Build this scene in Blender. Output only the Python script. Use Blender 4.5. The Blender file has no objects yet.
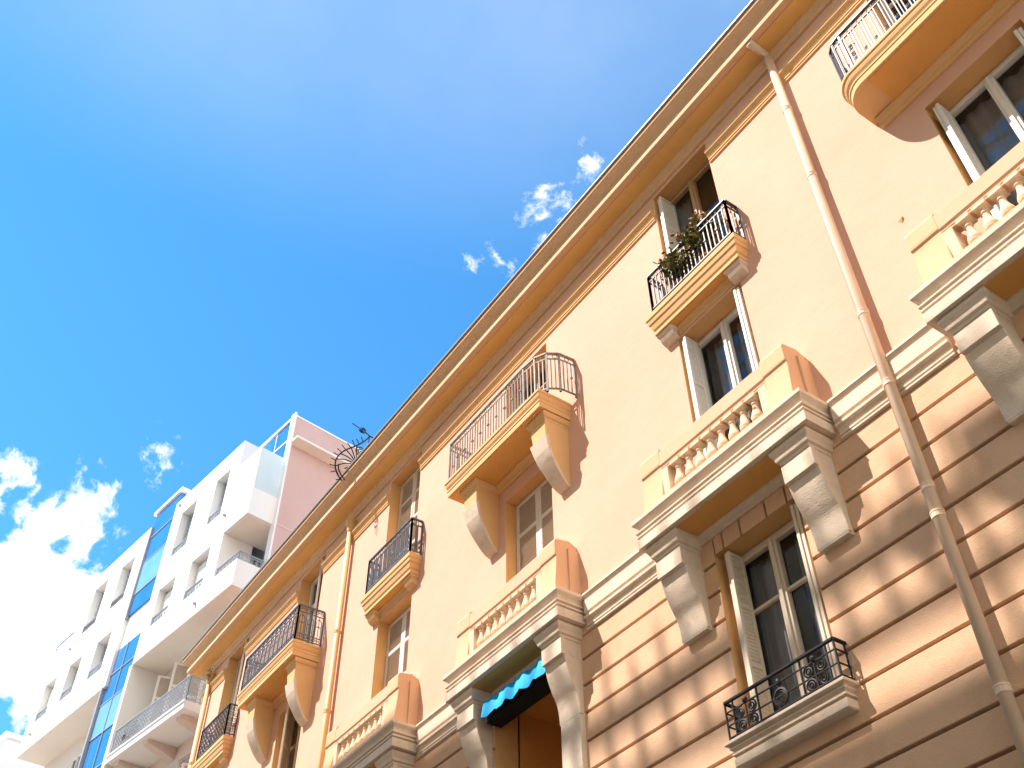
import bpy, math, random
from mathutils import Vector, Matrix
random.seed(7)
S = 1.14                                    # metres per drawing unit
sc = bpy.context.scene
COL = sc.collection
R = math.radians

# ------------------------------------------------------------------ materials
def nd(nt, t, **kw):
    n = nt.nodes.new(t)
    for k, v in kw.items(): setattr(n, k, v)
    return n

def plaster(name, col, vary=0.10, rough=0.9, bump=0.15, scale=1.2, stain=None, streak=0.0, sheen=0.3, fine=60.0):
    m = bpy.data.materials.new(name); m.use_nodes = True
    nt = m.node_tree; b = nt.nodes['Principled BSDF']; L = nt.links.new
    tc = nd(nt, 'ShaderNodeTexCoord')
    n1 = nd(nt, 'ShaderNodeTexNoise'); n1.inputs['Scale'].default_value = scale; n1.inputs['Detail'].default_value = 7; n1.inputs['Roughness'].default_value = 0.62
    L(tc.outputs['Object'], n1.inputs['Vector'])
    r = nd(nt, 'ShaderNodeValToRGB'); r.color_ramp.elements[0].position = 0.3; r.color_ramp.elements[1].position = 0.72
    lo = [max(0, c*(1-vary*(1+0.5*i))) for i, c in enumerate(col)]; hi = [min(1, c*(1+vary*0.6)) for c in col]
    r.color_ramp.elements[0].color = (*lo, 1); r.color_ramp.elements[1].color = (*hi, 1)
    L(n1.outputs['Fac'], r.inputs['Fac']); out = r.outputs['Color']
    if stain:
        n2 = nd(nt, 'ShaderNodeTexNoise'); n2.inputs['Scale'].default_value = scale*2.7; n2.inputs['Detail'].default_value = 9; n2.inputs['Roughness'].default_value = 0.7
        mp = nd(nt, 'ShaderNodeMapping'); mp.inputs['Scale'].default_value = (1, 1, 0.35 if streak else 1)
        L(tc.outputs['Object'], mp.inputs['Vector']); L(mp.outputs['Vector'], n2.inputs['Vector'])
        r2 = nd(nt, 'ShaderNodeValToRGB'); r2.color_ramp.elements[0].position = 0.52; r2.color_ramp.elements[1].position = 0.74
        r2.color_ramp.elements[0].color = (0, 0, 0, 1); r2.color_ramp.elements[1].color = (stain[3],)*3 + (1,)
        L(n2.outputs['Fac'], r2.inputs['Fac'])
        mx = nd(nt, 'ShaderNodeMixRGB'); L(r2.outputs['Color'], mx.inputs['Fac']); L(out, mx.inputs[1]); mx.inputs[2].default_value = (*stain[:3], 1)
        out = mx.outputs['Color']
    L(out, b.inputs['Base Color']); b.inputs['Roughness'].default_value = rough
    b.inputs['Specular IOR Level'].default_value = sheen
    if bump:
        n3 = nd(nt, 'ShaderNodeTexNoise'); n3.inputs['Scale'].default_value = fine; n3.inputs['Detail'].default_value = 4
        n4 = nd(nt, 'ShaderNodeTexNoise'); n4.inputs['Scale'].default_value = 3.5; n4.inputs['Detail'].default_value = 3
        L(tc.outputs['Object'], n3.inputs['Vector']); L(tc.outputs['Object'], n4.inputs['Vector'])
        ma = nd(nt, 'ShaderNodeMath', operation='MULTIPLY_ADD'); L(n4.outputs['Fac'], ma.inputs[0]); ma.inputs[1].default_value = 2.5; L(n3.outputs['Fac'], ma.inputs[2])
        bp = nd(nt, 'ShaderNodeBump'); bp.inputs['Strength'].default_value = bump; bp.inputs['Distance'].default_value = 0.012
        L(ma.outputs[0], bp.inputs['Height']); L(bp.outputs['Normal'], b.inputs['Normal'])
    return m

def glass(name, tint=(0.9, 0.95, 1.0), refl=1.0, through=0.75, base=(0.03, 0.035, 0.04)):
    m = bpy.data.materials.new(name); m.use_nodes = True; nt = m.node_tree; L = nt.links.new
    for n in list(nt.nodes): nt.nodes.remove(n)
    o = nd(nt, 'ShaderNodeOutputMaterial'); g = nd(nt, 'ShaderNodeBsdfGlossy'); g.inputs['Roughness'].default_value = 0.02
    g.inputs['Color'].default_value = (refl, refl, refl, 1)
    t = nd(nt, 'ShaderNodeBsdfTransparent'); t.inputs['Color'].default_value = (*tint, 1)
    d = nd(nt, 'ShaderNodeBsdfDiffuse'); d.inputs['Color'].default_value = (*base, 1)
    m1 = nd(nt, 'ShaderNodeMixShader'); m1.inputs[0].default_value = through; L(d.outputs[0], m1.inputs[1]); L(t.outputs[0], m1.inputs[2])
    tc = nd(nt, 'ShaderNodeTexCoord'); nn = nd(nt, 'ShaderNodeTexNoise'); nn.inputs['Scale'].default_value = 1.3
    L(tc.outputs['Object'], nn.inputs['Vector'])
    bp = nd(nt, 'ShaderNodeBump'); bp.inputs['Strength'].default_value = 0.04; bp.inputs['Distance'].default_value = 0.05
    L(nn.outputs['Fac'], bp.inputs['Height']); L(bp.outputs['Normal'], g.inputs['Normal'])
    f = nd(nt, 'ShaderNodeFresnel'); ge = nd(nt, 'ShaderNodeNewGeometry'); mr = nd(nt, 'ShaderNodeMapRange')
    mr.inputs['To Min'].default_value = 1.5; mr.inputs['To Max'].default_value = 1/1.5; L(ge.outputs['Backfacing'], mr.inputs['Value']); L(mr.outputs['Result'], f.inputs['IOR'])
    m2 = nd(nt, 'ShaderNodeMixShader'); L(f.outputs[0], m2.inputs[0]); L(m1.outputs[0], m2.inputs[1]); L(g.outputs[0], m2.inputs[2])
    L(m2.outputs[0], o.inputs['Surface'])
    return m

M = {}
M['ochre'] = plaster('ochre plaster', (0.80, 0.50, 0.365), 0.04, stain=(0.75, 0.45, 0.29, 0.3), streak=1, scale=0.7, bump=0.25)
M['ochre_trim'] = plaster('ochre painted stucco trim', (0.81, 0.52, 0.25), 0.04, stain=(0.72, 0.44, 0.17, 0.35), scale=2.0)
M['balustrade'] = plaster('cream ochre balustrade paint', (0.80, 0.505, 0.335), 0.04, stain=(0.73, 0.445, 0.25, 0.3), scale=2.0)
M['pier'] = plaster('golden ochre pier paint', (0.80, 0.51, 0.31), 0.04, stain=(0.73, 0.45, 0.22, 0.3), scale=2.0)
M['baluster'] = plaster('pale cream baluster paint', (0.82, 0.64, 0.46), 0.06, stain=(0.66, 0.46, 0.26, 0.4), scale=5)
M['amber'] = plaster('amber soffit with painted shade', (0.84, 0.45, 0.13), 0.05, stain=(0.58, 0.32, 0.12, 0.4), scale=1.5)  # ochre deepened: the soffits' warm shade is put into the colour
M['rust'] = plaster('rusticated pinkish beige render', (0.77, 0.515, 0.335), 0.07, stain=(0.56, 0.345, 0.20, 0.45), scale=1.1, bump=0.35)
M['eaves'] = plaster('golden eaves with painted bounce light', (0.90, 0.56, 0.20), 0.05, stain=(0.72, 0.42, 0.15, 0.35), scale=1.2)  # warm bounce light under the eaves painted into the colour
M['reveal'] = plaster('ochre reveal with painted shade', (0.82, 0.48, 0.20), 0.05, stain=(0.62, 0.35, 0.14, 0.4), scale=1.5)  # orange shade of the window recesses put into the ochre
M['stone'] = plaster('pale weathered stone', (0.80, 0.675, 0.54), 0.06, stain=(0.52, 0.40, 0.28, 0.5), scale=2.6, bump=0.35)
M['cornice'] = plaster('cornice stucco', (0.80, 0.54, 0.33), 0.05, stain=(0.55, 0.36, 0.20, 0.5), scale=2.2)
M['white'] = plaster('white render', (0.90, 0.89, 0.87), 0.02, scale=0.5, bump=0.1)
M['soffit'] = plaster('cream soffit paint', (0.90, 0.85, 0.77), 0.04, scale=0.8, bump=0.1)
M['pink'] = plaster('pink render', (0.68, 0.46, 0.43), 0.05, stain=(0.60, 0.40, 0.35, 0.4), scale=0.5, bump=0.2)
M['oldpink'] = plaster('old pale pink plaster', (0.74, 0.62, 0.55), 0.06, scale=0.9)
M['paint'] = plaster('white joinery paint', (0.82, 0.79, 0.74), 0.04, rough=0.45, scale=4, bump=0.03, stain=(0.6, 0.55, 0.47, 0.35), sheen=0.5)
M['cream'] = plaster('cream joinery paint', (0.78, 0.68, 0.55), 0.05, rough=0.5, scale=4, bump=0.03, stain=(0.55, 0.44, 0.32, 0.4), sheen=0.5)
M['wood'] = plaster('tan wood joinery', (0.50, 0.33, 0.18), 0.12, rough=0.55, scale=6, bump=0.05)
M['louvre'] = plaster('dusty louvre paint', (0.62, 0.52, 0.42), 0.05, rough=0.6, scale=5, bump=0.03)
M['iron'] = plaster('black wrought iron', (0.02, 0.02, 0.022), 0.2, rough=0.6, scale=9, bump=0.05, sheen=0.25)
M['iron_grey'] = plaster('weathered grey wrought iron', (0.07, 0.08, 0.095), 0.3, rough=0.5, scale=7, bump=0.05, sheen=0.7, stain=(0.14, 0.12, 0.10, 0.4))
M['iron_pale'] = plaster('pale worn iron', (0.30, 0.30, 0.30), 0.3, rough=0.5, scale=7, bump=0.05, sheen=0.6)
M['iron_blue'] = plaster('painted blue grey iron', (0.11, 0.15, 0.20), 0.2, rough=0.45, scale=7, bump=0.05, sheen=0.7)
M['rail_pale'] = plaster('pale blue grey railing', (0.34, 0.41, 0.48), 0.1, rough=0.5, scale=5, bump=0)
M['metal'] = plaster('grey coated metal', (0.36, 0.38, 0.40), 0.05, rough=0.4, scale=3, bump=0.03, sheen=0.6)
M['pipe_cream'] = plaster('cream painted pipe', (0.82, 0.62, 0.455), 0.05, rough=0.6, scale=3, bump=0.06, sheen=0.5, stain=(0.72, 0.50, 0.33, 0.4), streak=1)
M['pipe_ochre'] = plaster('ochre painted pipe', (0.78, 0.48, 0.19), 0.06, rough=0.5, scale=3, bump=0.06, sheen=0.5)
M['moss'] = plaster('green moss', (0.07, 0.11, 0.03), 0.4, scale=14, bump=0.8)
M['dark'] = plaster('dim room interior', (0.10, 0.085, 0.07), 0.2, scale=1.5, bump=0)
M['curtain'] = plaster('grey net curtain', (0.25, 0.25, 0.255), 0.08, scale=3, bump=0.1)
M['blue_cloth'] = plaster('bright blue awning cloth', (0.012, 0.42, 0.88), 0.08, rough=0.8, scale=6, bump=0.05)
M['cloth_shade'] = plaster('dark awning back and shade', (0.012, 0.012, 0.014), 0.1, scale=6, bump=0.05)  # near black: awning's back and its shadow in one colour
M['terracotta'] = plaster('terracotta', (0.50, 0.22, 0.12), 0.12, scale=8)
M['leaf'] = plaster('leaf green', (0.12, 0.15, 0.03), 0.5, rough=0.6, scale=9, bump=0, sheen=0.4)
M['leaf2'] = plaster('pale leaf green', (0.17, 0.20, 0.06), 0.4, rough=0.6, scale=9, bump=0, sheen=0.4)
M['leaf3'] = plaster('yellow green leaf', (0.26, 0.25, 0.05), 0.4, rough=0.6, scale=9, bump=0, sheen=0.4)
M['petal'] = plaster('peach petals', (0.80, 0.42, 0.26), 0.2, rough=0.7, scale=9, bump=0)
M['petal_red'] = plaster('red petals', (0.62, 0.05, 0.08), 0.2, rough=0.7, scale=9, bump=0)
M['asphalt'] = plaster('asphalt', (0.05, 0.05, 0.052), 0.25, scale=3, bump=0.5)
M['paving'] = plaster('pavement slabs', (0.52, 0.48, 0.41), 0.1, scale=2, bump=0.3)
M['warm'] = plaster('warm cream facade', (0.86, 0.66, 0.42), 0.05, scale=0.6)
M['roof'] = plaster('roof tile', (0.36, 0.17, 0.10), 0.2, scale=5, bump=0.4)
M['pane'] = glass('window glass', through=0.88)
M['pane_dark'] = glass('tinted window glass', through=0.35, base=(0.05, 0.055, 0.06))
M['pane_pale'] = glass('pale window glass', through=0.1, base=(0.42, 0.50, 0.54))
M['screen'] = glass('terrace glass', tint=(0.85, 0.95, 0.98), through=0.30, base=(0.84, 0.93, 0.95))

def blue_glass():
    m = bpy.data.materials.new('blue glazing'); m.use_nodes = True; nt = m.node_tree; L = nt.links.new
    b = nt.nodes['Principled BSDF']
    tc = nd(nt, 'ShaderNodeTexCoord'); n = nd(nt, 'ShaderNodeTexNoise'); n.inputs['Scale'].default_value = 0.9; n.inputs['Detail'].default_value = 5
    L(tc.outputs['Object'], n.inputs['Vector'])
    r = nd(nt, 'ShaderNodeValToRGB'); r.color_ramp.elements[0].color = (0.012, 0.13, 0.42, 1); r.color_ramp.elements[1].color = (0.05, 0.26, 0.60, 1)
    L(n.outputs['Fac'], r.inputs['Fac']); L(r.outputs['Color'], b.inputs['Base Color'])
    b.inputs['Roughness'].default_value = 0.06; b.inputs['Specular IOR Level'].default_value = 0.7
    return m
M['blue'] = blue_glass()
bl2 = M['blue'].copy(); bl2.name = 'pale blue glazing'
for n in bl2.node_tree.nodes:
    if n.type == 'VALTORGB':
        n.color_ramp.elements[0].color = (0.10, 0.34, 0.66, 1); n.color_ramp.elements[1].color = (0.30, 0.55, 0.80, 1)
M['blue_pale'] = bl2

# ------------------------------------------------------------------ geometry helpers
TH = R(8.0)
WU = Vector((-math.cos(TH), -math.sin(TH), 0)); WN = Vector((math.sin(TH), -math.cos(TH), 0)); W0 = Vector((-24.0, 1.05, 0))
def TW(p):                                   # white building frame: (along, outward, up)
    return W0 + WU*p[0] + WN*p[1] + Vector((0, 0, p[2]))

class MB:
    def __init__(s, T=None): s.v = []; s.f = []; s.T = T
    def add(s, vs, fs):
        b = len(s.v)
        s.v += [tuple(v) for v in vs]; s.f += [tuple(b+i for i in f) for f in fs]; return s
    def box(s, x0, x1, y0, y1, z0, z1):
        vs = [(x, y, z) for z in (z0, z1) for y in (y0, y1) for x in (x0, x1)]
        return s.add(vs, [(0, 2, 3, 1), (4, 5, 7, 6), (0, 1, 5, 4), (2, 6, 7, 3), (0, 4, 6, 2), (1, 3, 7, 5)])
    def obox(s, o, a, b, c):                 # box from corner and three edge vectors
        o, a, b, c = map(Vector, (o, a, b, c))
        vs = [o, o+a, o+b, o+a+b, o+c, o+a+c, o+b+c, o+a+b+c]
        return s.add(vs, [(0, 2, 3, 1), (4, 5, 7, 6), (0, 1, 5, 4), (2, 6, 7, 3), (0, 4, 6, 2), (1, 3, 7, 5)])
    def prism(s, prof, x0, x1):              # side profile [(y,z)] pushed along x
        n = len(prof)
        vs = [(x0, y, z) for y, z in prof] + [(x1, y, z) for y, z in prof]
        fs = [tuple(range(n)), tuple(range(2*n-1, n-1, -1))] + [(i, n+i, n+(i+1) % n, (i+1) % n) for i in range(n)]
        return s.add(vs, fs)
    def taper(s, prof, x0, x1, dx):          # prism whose front is narrower by dx low down
        zt = max(z for _, z in prof); zb = min(z for _, z in prof); n = len(prof)
        k = lambda z: dx*(zt-z)/(zt-zb)
        vs = [(x0+k(z), y, z) for y, z in prof] + [(x1-k(z)*0.2, y, z) for y, z in prof]
        fs = [tuple(range(n)), tuple(range(2*n-1, n-1, -1))] + [(i, n+i, n+(i+1) % n, (i+1) % n) for i in range(n)]
        return s.add(vs, fs)
    def stack(s, x0, x1, y1, prof):          # moulding on three sides: prof [(projection, z)] bottom to top; x0,x1 at the largest projection
        P = max(p for p, _ in prof); vs = []; fs = []
        for p, z in prof:
            d = P-p; vs += [(x0+d, y1, z), (x0+d, -p, z), (x1-d, -p, z), (x1-d, y1, z)]
        for i in range(len(prof)-1):
            a = 4*i; b = a+4
            for k in range(4): fs.append((a+k, a+(k+1) % 4, b+(k+1) % 4, b+k))
        e = 4*(len(prof)-1)
        fs += [(3, 2, 1, 0), (e, e+1, e+2, e+3)]
        return s.add(vs, fs)
    def stack_round(s, x0, x1, y1, prof, r, n=8):   # as stack, with the left front corner rounded in plan
        P = max(p for p, _ in prof); vs = []; fs = []; N = n+4
        for p, z in prof:
            d = P-p
            vs += [(x0+d, y1, z)] + [(x0+d+r-r*math.cos(math.pi/2*k/n), -p+r-r*math.sin(math.pi/2*k/n), z) for k in range(n+1)] + [(x1-d, -p, z), (x1-d, y1, z)]
        for i in range(len(prof)-1):
            a = N*i; b = a+N
            for k in range(N): fs.append((a+k, a+(k+1) % N, b+(k+1) % N, b+k))
        e = N*(len(prof)-1)
        fs += [tuple(range(N-1, -1, -1)), tuple(e+k for k in range(N))]
        return s.add(vs, fs)
    def tube(s, pts, r, n=6, closed=False):
        pts = [Vector(p) for p in pts]; N = len(pts); vs = []; fs = []
        for i, p in enumerate(pts):
            a = pts[(i-1) % N] if (closed or i) else p; b = pts[(i+1) % N] if (closed or i < N-1) else p
            t = (b-a).normalized(); h = Vector((0, 1, 0)) if abs(t.y) < 0.9 else Vector((1, 0, 0))
            u = t.cross(h).normalized(); w = t.cross(u)
            vs += [p + (u*math.cos(2*math.pi*k/n) + w*math.sin(2*math.pi*k/n))*r for k in range(n)]
        for i in range(N if closed else N-1):
            a = n*i; b = n*((i+1) % N)
            for k in range(n): fs.append((a+k, a+(k+1) % n, b+(k+1) % n, b+k))
        if not closed: fs += [tuple(range(n-1, -1, -1)), tuple(n*(N-1)+k for k in range(n))]
        return s.add(vs, fs)
    def lathe(s, cx, cy, prof, n=14):
        vs = []; fs = []
        for r, z in prof: vs += [(cx+r*math.cos(2*math.pi*k/n), cy+r*math.sin(2*math.pi*k/n), z) for k in range(n)]
        for i in range(len(prof)-1):
            for k in range(n): fs.append((n*i+k, n*i+(k+1) % n, n*i+n+(k+1) % n, n*i+n+k))
        fs += [tuple(range(n-1, -1, -1)), tuple(n*(len(prof)-1)+k for k in range(n))]
        return s.add(vs, fs)
    def leaf(s, c, size, rnd):
        a = Vector((rnd.gauss(0, 1), rnd.gauss(0, 1), rnd.gauss(0, 1))).normalized()
        b = a.cross(Vector((rnd.gauss(0, 1), rnd.gauss(0, 1), rnd.gauss(0, 1)))).normalized()
        c = Vector(c); a *= size; b *= size*0.55
        return s.add([c-a, c+b*0.9, c+a, c-b*0.9], [(0, 1, 2, 3)])
    def build(s, name, mat, parent=None, label=None, bevel=0, smooth=False):
        base = parent.get('_b', (0, 0, 0)) if parent else None
        pts = [(s.T(v) if s.T else Vector(v))*S for v in s.v]
        if base is None:
            lo = Vector([min(p[i] for p in pts) for i in range(3)]); hi = Vector([max(p[i] for p in pts) for i in range(3)])
            base = Vector(((lo.x+hi.x)/2, (lo.y+hi.y)/2, lo.z))
        base = Vector(base)
        me = bpy.data.meshes.new(name); me.from_pydata([p-base for p in pts], [], s.f); me.update()
        import bmesh
        bm = bmesh.new(); bm.from_mesh(me); bmesh.ops.recalc_face_normals(bm, faces=bm.faces); bm.to_mesh(me); bm.free()
        if smooth:
            for p in me.polygons: p.use_smooth = True
        me.materials.append(mat if not isinstance(mat, str) else M[mat])
        o = bpy.data.objects.new(name, me); COL.objects.link(o)
        if parent: o.parent = parent; o['_b'] = tuple(base)
        else: o.location = base; o['_b'] = tuple(base)
        if label: o['label'] = label
        if bevel:
            bv = o.modifiers.new('bevel', 'BEVEL'); bv.width = bevel*S; bv.segments = 2; bv.limit_method = 'ANGLE'; bv.angle_limit = R(35)
        return o

def tag(o, label, cat, group=None, kind=None):
    o['label'] = label; o['category'] = cat
    if group: o['group'] = group
    if kind: o['kind'] = kind
    return o
def thing(name, loc, label, cat, group=None):
    o = bpy.data.objects.new(name, None); COL.objects.link(o); o.location = Vector(loc)*S; o['_b'] = tuple(Vector(loc)*S)
    o.empty_display_size = 0.5
    return tag(o, label, cat, group)

def wall_sheet(mb, x0, x1, z0, z1, y, holes, depth, rev=None):
    xs = sorted({x0, x1, *[min(max(h[k], x0), x1) for h in holes for k in (0, 1)]})
    zs = sorted({z0, z1, *[min(max(h[k], z0), z1) for h in holes for k in (2, 3)]})
    for i in range(len(xs)-1):
        for j in range(len(zs)-1):
            cx = (xs[i]+xs[i+1])/2; cz = (zs[j]+zs[j+1])/2
            if any(h[0] < cx < h[1] and h[2] < cz < h[3] for h in holes): continue
            mb.add([(xs[i], y, zs[j]), (xs[i+1], y, zs[j]), (xs[i+1], y, zs[j+1]), (xs[i], y, zs[j+1])], [(0, 1, 2, 3)])
    for a, b, c, d in holes:
        e = y+depth
        for q in ([(a, y, c), (a, e, c), (a, e, d), (a, y, d)], [(b, y, c), (b, e, c), (b, e, d), (b, y, d)],
                  [(a, y, d), (b, y, d), (b, e, d), (a, e, d)], [(a, y, c), (b, y, c), (b, e, c), (a, e, c)]):
            (rev or mb).add(q, [(0, 1, 2, 3)])

# ------------------------------------------------------------------ openings, joinery
def frame_window(parent, x0, x1, y, z0, z1, mat='paint', transom=0.72, pane='pane', T=None, label=None, curtain=None, depth=0.9, leaves=2):
    f = MB(T); t = 0.055; sg = 1 if T is None else -1
    Y = lambda a, b: (min(y+sg*a, y+sg*b), max(y+sg*a, y+sg*b))
    fy = Y(0, 0.07); sy = Y(-0.02, 0.05)
    f.box(x0, x0+t, *fy, z0, z1); f.box(x1-t, x1, *fy, z0, z1); f.box(x0+t, x1-t, *fy, z1-t, z1); f.box(x0+t, x1-t, *fy, z0, z0+t)
    gl = MB(T); n = leaves
    w = (x1-x0-2*t)/n
    for i in range(n):
        a = x0+t+i*w+0.004; b = a+w-0.008; st = 0.052
        f.box(a, a+st, *sy, z0+t, z1-t); f.box(b-st, b, *sy, z0+t, z1-t)
        f.box(a+st, b-st, *sy, z1-t-st, z1-t); f.box(a+st, b-st, *sy, z0+t, z0+t+0.09)
        if transom:
            zt = z0+(z1-z0)*transom; f.box(a+st, b-st, *Y(-0.01, 0.04), zt-0.018, zt+0.018)
        yy = y+sg*0.03
        gl.add([(a+st-.01, yy, z0+t), (b-st+.01, yy, z0+t), (b-st+.01, yy, z1-t), (a+st-.01, yy, z1-t)], [(0, 1, 2, 3)])
    if n == 2:
        xm = (x0+x1)/2; f.box(xm-0.022, xm+0.022, *Y(-0.045, -0.021), z0+t+.01, z1-t-.01)
    w_ = f.build('window', mat, parent, label, bevel=0.006)
    gl.build('pane', pane, w_)
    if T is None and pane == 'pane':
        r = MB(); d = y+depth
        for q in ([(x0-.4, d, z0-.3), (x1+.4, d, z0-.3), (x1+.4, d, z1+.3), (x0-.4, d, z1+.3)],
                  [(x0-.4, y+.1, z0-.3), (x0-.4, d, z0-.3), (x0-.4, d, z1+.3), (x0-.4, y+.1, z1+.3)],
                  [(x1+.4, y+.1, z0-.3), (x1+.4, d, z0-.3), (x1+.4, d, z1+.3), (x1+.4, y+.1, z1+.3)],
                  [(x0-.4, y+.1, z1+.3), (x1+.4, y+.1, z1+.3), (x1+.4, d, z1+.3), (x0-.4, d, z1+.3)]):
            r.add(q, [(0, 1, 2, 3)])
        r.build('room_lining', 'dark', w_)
    if curtain:
        for (a, b) in curtain:
            c = MB(); n = 28; vs = []
            for i in range(n+1):
                u = i/n; xx = x0+(x1-x0)*(a+(b-a)*u); yy = y+0.16+0.02*math.sin(u*38)+0.012*math.sin(u*17+1)
                vs += [(xx, yy, z0+.05), (xx+0.01*math.sin(u*9), yy, z1-.08)]
            c.add(vs, [(2*i, 2*i+2, 2*i+3, 2*i+1) for i in range(n)])
            c.build('curtain', 'curtain', w_, smooth=True)
    return w_

def louvre_leaf(parent, o, a, up, tdir, w, h, mat='paint', thick=0.045, panels=3, lou='louvre', pitch=0.042, slats=True, st=0.07):
    """louvred shutter leaf: corner o, unit width dir a, up, thickness dir tdir"""
    o, a, up, td = map(Vector, (o, a, up, tdir)); m = MB(); l = MB()
    m.obox(o, a*st, td*thick, up*h); m.obox(o+a*(w-st), a*st, td*thick, up*h)
    ph = h/panels
    for i in range(panels+1):
        z = min(i*ph, h-st) if i else 0
        m.obox(o+a*st+up*z, a*(w-2*st), td*thick, up*st)
    leaf = m.build('shutter', mat, parent, bevel=0.005)
    if slats:
        z = st*0.6
        while z < h-st:
            l.obox(o+a*st+up*z+td*(thick*.2), a*(w-2*st), td*(thick*.65)+up*0.022, up*0.008-td*0.004); z += pitch
        l.obox(o+a*st+up*0.02+td*(thick*0.45), a*(w-2*st), td*0.004, up*(h-.04))
        l.build('louvre_panel', lou, leaf)
    else:
        l.obox(o+a*st+up*0.02+td*(thick*0.4), a*(w-2*st), td*0.01, up*(h-.04)); l.build('shutter_panel', mat, leaf)
    return leaf

def reveal_shutters(parent, x0, x1, z0, z1, sides='LR', d=0.30, yf=-0.02, mat='paint', ins=.05):
    for sd, e, sg in (('L', x0+ins, 1), ('R', x1-0.03, -1)):
        if sd not in sides: continue
        for q in (0, 1):
            louvre_leaf(parent, (e+sg*(.012+.043*q), yf+.015*(1-q), z0+.03), (0, 1, 0), (0, 0, 1), (sg, 0, 0), d, z1-z0-.07, mat, 0.038, lou=mat, st=.04)

# ------------------------------------------------------------------ iron work
def spiral(mb, cx, y, cz, r, turns=1.6, rr=0.009, flip=1, a0=0, T=None):
    n = int(16*turns)
    mb.tube([(cx+flip*r*(1-0.85*i/n)*math.cos(a0+2*math.pi*turns*i/n), y, cz+r*(1-0.85*i/n)*math.sin(a0+2*math.pi*turns*i/n)) for i in range(n+1)], rr, 5)
def ring(mb, cx, y, cz, r, rr=0.009, n=12):
    mb.tube([(cx+r*math.cos(2*math.pi*k/n), y, cz+r*math.sin(2*math.pi*k/n)) for k in range(n)], rr, 5, True)

def rail_run(mb, p0, p1, z0, z1, style):
    """one straight run of railing from p0 to p1 (x,y); drawn along local u then mapped"""
    q = MB(); L = math.hypot(p1[0]-p0[0], p1[1]-p0[1]); H = z1-z0
    q.box(0, L, -.022, .022, H-.025, H); q.box(0, L, -.012, .012, .05, .07)
    for u in (0, L): q.box(u-.014, u+.014, -.014, .014, 0, H-.025)
    if style == 'bars':                       # plain close bars with collars
        n = max(2, round(L/0.075)); q.box(0, L, -.01, .01, H-.13, H-.115)
        for i in range(1, n):
            u = L*i/n; q.box(u-.008, u+.008, -.008, .008, .0701, H-.1301)
            if i % 2 == 0: ring(q, u, 0, H-.07, .035, .006)
            if i % 3 == 0: q.box(u-.018, u+.018, -.018, .018, H*.45, H*.45+.03)
    elif style == 'panels':                   # bars in pairs, scroll band, ornate end panels
        q.box(0, L, -.01, .01, H-.14, H-.125); n = max(2, round(L/0.15))
        for i in range(n):
            u = L*(i+.5)/n; e = L/n
            for du in (-.035, .035): q.box(u+du-.007, u+du+.007, -.007, .007, .0701, H-.1401)
            ring(q, u, 0, H-.075, .042, .007); spiral(q, u, 0, .16, .03, 1.3, .006)
            if L > .8 and (i in (0, n-1) or i == n//2):
                spiral(q, u, 0, H*.5, .055, 1.7, .008); spiral(q, u, 0, H*.32, .045, 1.7, .008, -1)
            q.box(u+e*.5-.006, u+e*.5+.006, -.006, .006, .0701, H-.1401) if i < n-1 else None
    elif style == 'gothic':                   # tall lancet loops, crosses and scrolls
        q.box(0, L, -.01, .01, H-.16, H-.145); q.box(0, L, -.01, .01, .17, .185); n = max(2, round(L/0.2))
        for i in range(n):
            u = L*(i+.5)/n; w = L/n*.32
            pts = [(u-w, 0, .185)] + [(u-w*math.cos(math.pi*k/8), 0, H-.30+w*1.4*math.sin(math.pi*k/8)) for k in range(9)] + [(u+w, 0, .185)]
            q.tube(pts, .009, 5); q.box(u-.006, u+.006, -.006, .006, .0701, H-.16)
            q.box(u-.045, u+.045, -.006, .006, H*.52, H*.52+.014)
            spiral(q, u-.045, 0, H-.085, .04, 1.4, .007); spiral(q, u+.045, 0, H-.085, .04, 1.4, .007, -1)
            spiral(q, u-.05, 0, .115, .036, 1.3, .007); spiral(q, u+.05, 0, .115, .036, 1.3, .007, -1)
            if i: q.box(L*i/n-.008, L*i/n+.008, -.008, .008, .0701, H-.025)
    elif style == 'mesh':                     # dense scrolls
        n = max(2, round(L/0.13)); k = max(2, round((H-.1)/0.13))
        for i in range(n):
            for j in range(k):
                spiral(q, L*(i+.5)/n, 0, .08+(H-.13)*(j+.5)/k, .055, 1.5, .007, 1 if (i+j) % 2 else -1)
            if i: q.box(L*i/n-.006, L*i/n+.006, -.006, .006, .07, H-.025)
    elif style == 'white_house':              # low scroll band
        n = max(2, round(L/0.16)); q.box(0, L, -.009, .009, H-.09, H-.075)
        for i in range(n):
            u = L*(i+.5)/n; ring(q, u, 0, H*.45, .05, .008, 9)
            q.box(u-.006, u+.006, -.006, .006, .07, H-.03)
    dx, dy = (p1[0]-p0[0])/L, (p1[1]-p0[1])/L
    mb.add([(p0[0]+v[0]*dx-v[1]*dy, p0[1]+v[0]*dy+v[1]*dx, z0+v[2]) for v in q.v], q.f)

def railing(parent, x0, x1, y, z0, z1, style, mat='iron_grey', T=None, yback=-0.01, left=True, label=None):
    m = MB(T)
    rail_run(m, (x0, y), (x1, y), z0, z1, style)
    rail_run(m, (x1, y), (x1, yback), z0, z1, style)
    if left: rail_run(m, (x0, y), (x0, yback), z0, z1, style)
    return m.build('railing', mat, parent, label)

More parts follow.
